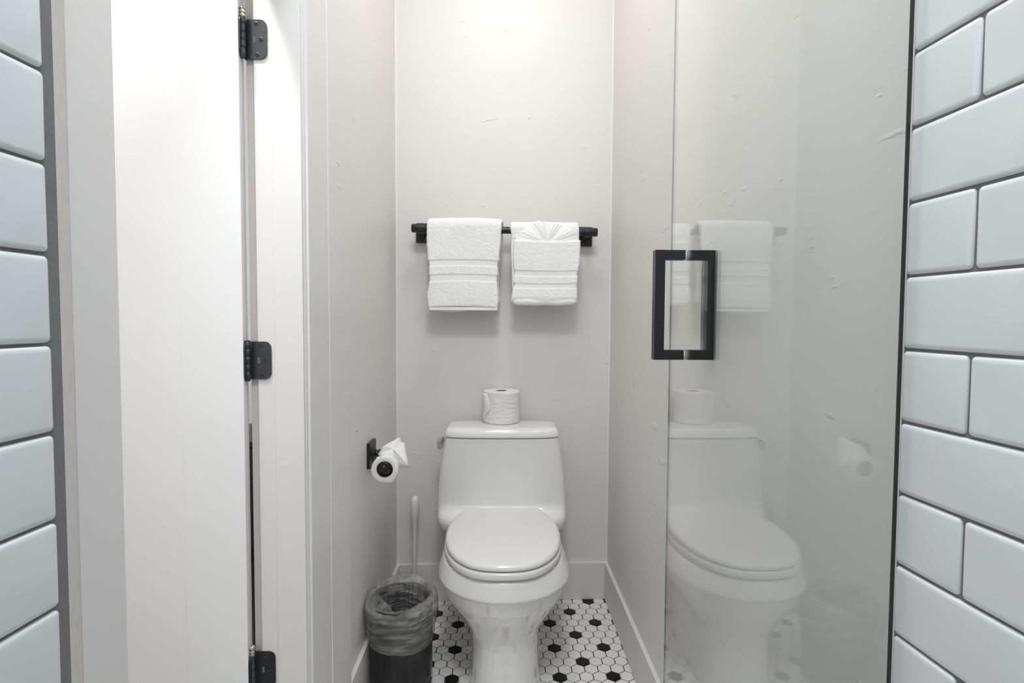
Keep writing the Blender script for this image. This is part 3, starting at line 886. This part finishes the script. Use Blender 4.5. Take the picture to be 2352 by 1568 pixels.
# the turned-up pocket in front
pk = [(BY - 0.0405, 1.2135), (BY - 0.0455, 1.235), (BY - 0.0425, 1.30), (BY - 0.0445, 1.38), (BY - 0.0440, 1.4475)]
towel('pocket', t2, pk, [(1.20, 0.0460), (1.225, 0.0430), (1.255, 0.0480), (1.28, 0.0520), (1.33, 0.0540), (1.38, 0.0500), (1.45, 0.0530)],
      [(1.20, 0.2920), (1.225, 0.2965), (1.26, 0.2950), (1.30, 0.2960), (1.34, 0.2990), (1.36, 0.3030), (1.45, 0.3050)],
      0.017, [(1.3135, 1.334), (1.2665, 1.286)], 7.7, None, amp=0.006, sag=-0.003)
# rolled bottom of the pocket
bm = bmesh.new(); secs = []
for i in range(46):
    u = i / 45; x = 0.0455 + u * 0.249; e = min(u, 1 - u) * 0.249; rad = 0.0155 * math.sqrt(max(0.02, 1 - (1 - min(1, e / 0.016)) ** 2)) * (1 + 0.12 * noise.noise(Vector((x * 14, 2, 0))))
    zc = 1.2195 - 0.004 * math.sin(u * PI) + 0.003 * noise.noise(Vector((x * 20, 0, 0)))
    secs.append([Vector((x, BY - 0.0385 + math.cos(a) * rad * 0.85, zc + math.sin(a) * rad)) + Vector((0, 0, 0.0007 * noise.noise(Vector((x * 250, a * 5, 0))))) for a in [2 * PI * k / 24 for k in range(24)]])
loft(bm, secs); obj('rolled_edge', bm, TERRY, t2, smooth=True, auto=70)

# washcloth fan
wc = empty('washcloth', (0.1790, BY - 0.0385, 1.4320)); tag(wc, 'white washcloth fanned out in pleats above the pocket of the right towel', 'washcloth')
bm = bmesh.new(); rows = []; NA = 190
tabR = [(0, 0.112), (12, 0.1210), (22, 0.1200), (35, 0.1080), (50, 0.0960), (66, 0.0890), (80, 0.0850), (92, 0.0770), (100, 0.0850), (115, 0.0960), (130, 0.0960), (146, 0.1020), (158, 0.1150), (168, 0.1240), (180, 0.1180)]
for k in range(16):
    t = 0.12 + 0.88 * k / 15; row = []
    for i in range(NA + 1):
        deg = 180 * i / NA; rad = lerp_table([(a, r) for a, r in tabR], deg)
        if deg < 45 or deg > 140: rad *= 1 + 0.025 * (math.sin(math.radians(deg) * 44) > 0)
        a = math.radians(deg)
        pleat = 0.0034 * t * math.sin(a * 9) + 0.0009 * t * math.sin(a * 44)
        lob = 0.006 * math.exp(-((deg - 93) / 7) ** 2)
        y = -0.001 - 0.006 * math.sin(t * PI) + pleat + lob + (0.001 if t > 0.9 else 0)
        row.append(Vector((math.cos(a) * rad * t, y, math.sin(a) * rad * t)))
    rows.append(row)
loft(bm, rows, False, False, closed=False)
o = obj('cloth', bm, WASHC, wc, smooth=True, auto=80)
md = o.modifiers.new('s', 'SOLIDIFY'); md.thickness = 0.0012

# ------------------------------------------------------------------ toilet brush
br = empty('toilet_brush', (-0.3310, 2.095, 0)); br.rotation_euler = (0, 0.006, 0)
tag(br, 'white plastic toilet brush with a long handle, behind the waste bin in the left corner', 'toilet brush')
prof = [(0.0078, 0.10), (0.0078, 0.30), (0.0080, 0.335), (0.0100, 0.352), (0.0150, 0.372), (0.0172, 0.390), (0.0176, 0.415), (0.0168, 0.437), (0.0140, 0.4475), (0.0080, 0.4545), (0.002, 0.4565)]
obj('handle', lathe(bmesh.new(), prof, (0, 0, 0), n=28), WPLAST, br, smooth=True, auto=60)
obj('holder', lathe(bmesh.new(), [(0.050, 0.0), (0.052, 0.004), (0.044, 0.05), (0.040, 0.11), (0.041, 0.115), (0.038, 0.115), (0.030, 0.105)], (0, 0, 0), n=36), WPLAST, br, smooth=True, auto=40)

# ------------------------------------------------------------------ waste bin with liner
BXc, BYc = -0.3035, 1.662
bn = empty('waste_bin', (BXc, BYc, 0)); tag(bn, 'small round black waste bin lined with a clear plastic bag, beside the toilet', 'waste bin')
BH = 0.278
bm = bmesh.new()
n = 72; prof = [(0.088, 0.0), (0.0925, 0.001), (0.0930, 0.016), (0.0900, 0.0195), (0.0900, 0.0225), (0.0940, 0.026), (0.0955, 0.05), (0.0968, 0.16), (0.0975, BH - 0.01), (0.0990, BH - 0.006), (0.0990, BH - 0.001), (0.0975, BH), (0.0945, BH - 0.002),
                (0.0935, BH - 0.03), (0.0920, 0.04), (0.085, 0.012), (0.02, 0.010)]
lathe(bm, prof, (0, 0, 0), n=n)
obj('body', bm, BPLAST, bn, smooth=True, auto=35)
bm = bmesh.new(); NT = 220
# (radius, height, wrinkle weight) from the bag's floor, up the inside, over the rim, down the outside
pf = [(0.022, 0.070, .4), (0.050, 0.072, .6), (0.070, 0.085, 1), (0.080, 0.120, 1), (0.083, 0.165, 1), (0.083, 0.205, 1), (0.083, 0.240, 1), (0.086, 0.262, .9), (0.091, 0.277, .7), (0.096, 0.2865, .5), (0.1015, 0.2900, .4), (0.1070, 0.2865, .5),
      (0.1115, 0.277, .6), (0.1135, 0.262, .6), (0.1130, 0.245, .6), (0.1105, 0.225, .5), (0.1070, 0.205, .45), (0.1040, 0.185, .4), (0.1015, 0.168, .3), (0.1000, 0.157, .2), (0.0992, 0.152, .1)]
pfs = catmull([(r, z, w_) for r, z, w_ in pf], 4)


def ang(a, c): return math.atan2(math.sin(a - c), math.cos(a - c))


rings = []
for ip, q in enumerate(pfs):
    rg = []; inner = ip < 10 * 4; f = ip / (len(pfs) - 1)
    for i in range(NT):
        a = 2 * PI * i / NT; r, z, wt = q.x, q.y, q.z
        # creases run nearly round the bin outside, up and down inside
        c1 = noise.noise(Vector((math.cos(a) * 1.1, math.sin(a) * 1.1, z * 70 + 2.2 * math.sin(a * 2))))
        c2 = 1 - abs(noise.noise(Vector((math.cos(a) * 2.0 + 7, math.sin(a) * 2.0, z * 60 - 6 * math.sin(a + 1))))) * 2
        v1 = noise.noise(Vector((math.cos(a) * 8, math.sin(a) * 8, z * 9)))
        v2 = 1 - abs(noise.noise(Vector((math.cos(a) * 5 + 3, math.sin(a) * 5, z * 6)))) * 2
        if inner:
            r -= wt * (0.0045 * (v1 + 0.6) + 0.004 * v2)
            hgt = math.exp(-((z - 0.235) / 0.055) ** 2)
            r -= hgt * (0.060 * math.exp(-(ang(a, math.radians(268)) / 0.62) ** 2) + 0.050 * math.exp(-(ang(a, math.radians(190)) / 0.42) ** 2)
                        + 0.044 * math.exp(-(ang(a, math.radians(322)) / 0.50) ** 2) + 0.010 * math.exp(-(ang(a, math.radians(60)) / 0.35) ** 2))
            r = max(r, 0.010)
        else:
            r += wt * (0.0045 * c1 + 0.0055 * (c2 - 0.5)) + 0.0008 * v1
        top = math.exp(-((q.y - 0.285) / 0.045) ** 2)
        z += top * (0.015 * math.sin(a) + 0.004 * noise.noise(Vector((math.cos(a) * 3, math.sin(a) * 3, 5))) + 0.002 * v1)
        x, y = math.cos(a) * r, math.sin(a) * r
        x = max(x, XL + 0.0035 - BXc)                            # never through the wall
        if f > 0.98: z += 0.003 * math.sin(a * 3 + 1)
        rg.append(Vector((x, y, z)))
    rings.append(rg)
loft(bm, rings, True, False)
lo = obj('bin_liner', bm, LINER, bn, smooth=True)
lo['label'] = 'clear wrinkled plastic liner folded over the rim'

# ------------------------------------------------------------------ ceiling fittings that carry the lamps
for nm, lb, x, y, r in (('ceiling_light', 'round white ceiling light above the toilet', 0.03, 1.44, 0.14), ('ceiling_light', 'round white ceiling light in the hall beyond the door', -0.79, 0.72, 0.11),
                        ('ceiling_light', 'round white ceiling light above the shower', 0.02, 0.10, 0.30)):
    e = empty(nm, (x, y, CEIL)); tag(e, lb, 'ceiling light')
    obj('housing', lathe(bmesh.new(), [(r + .012, 0.0), (r + .012, -0.018), (r + 0.002, -0.024), (r + 0.002, -0.010)], (0, 0, 0), n=40, cap1=False), CEILM, e, smooth=True, auto=40)
    obj('diffuser', lathe(bmesh.new(), [(r, -0.004), (r, -0.020), (r * 0.8, -0.030), (r * 0.4, -0.034)], (0, 0, 0), n=40), DIFF, e, smooth=True, auto=40)
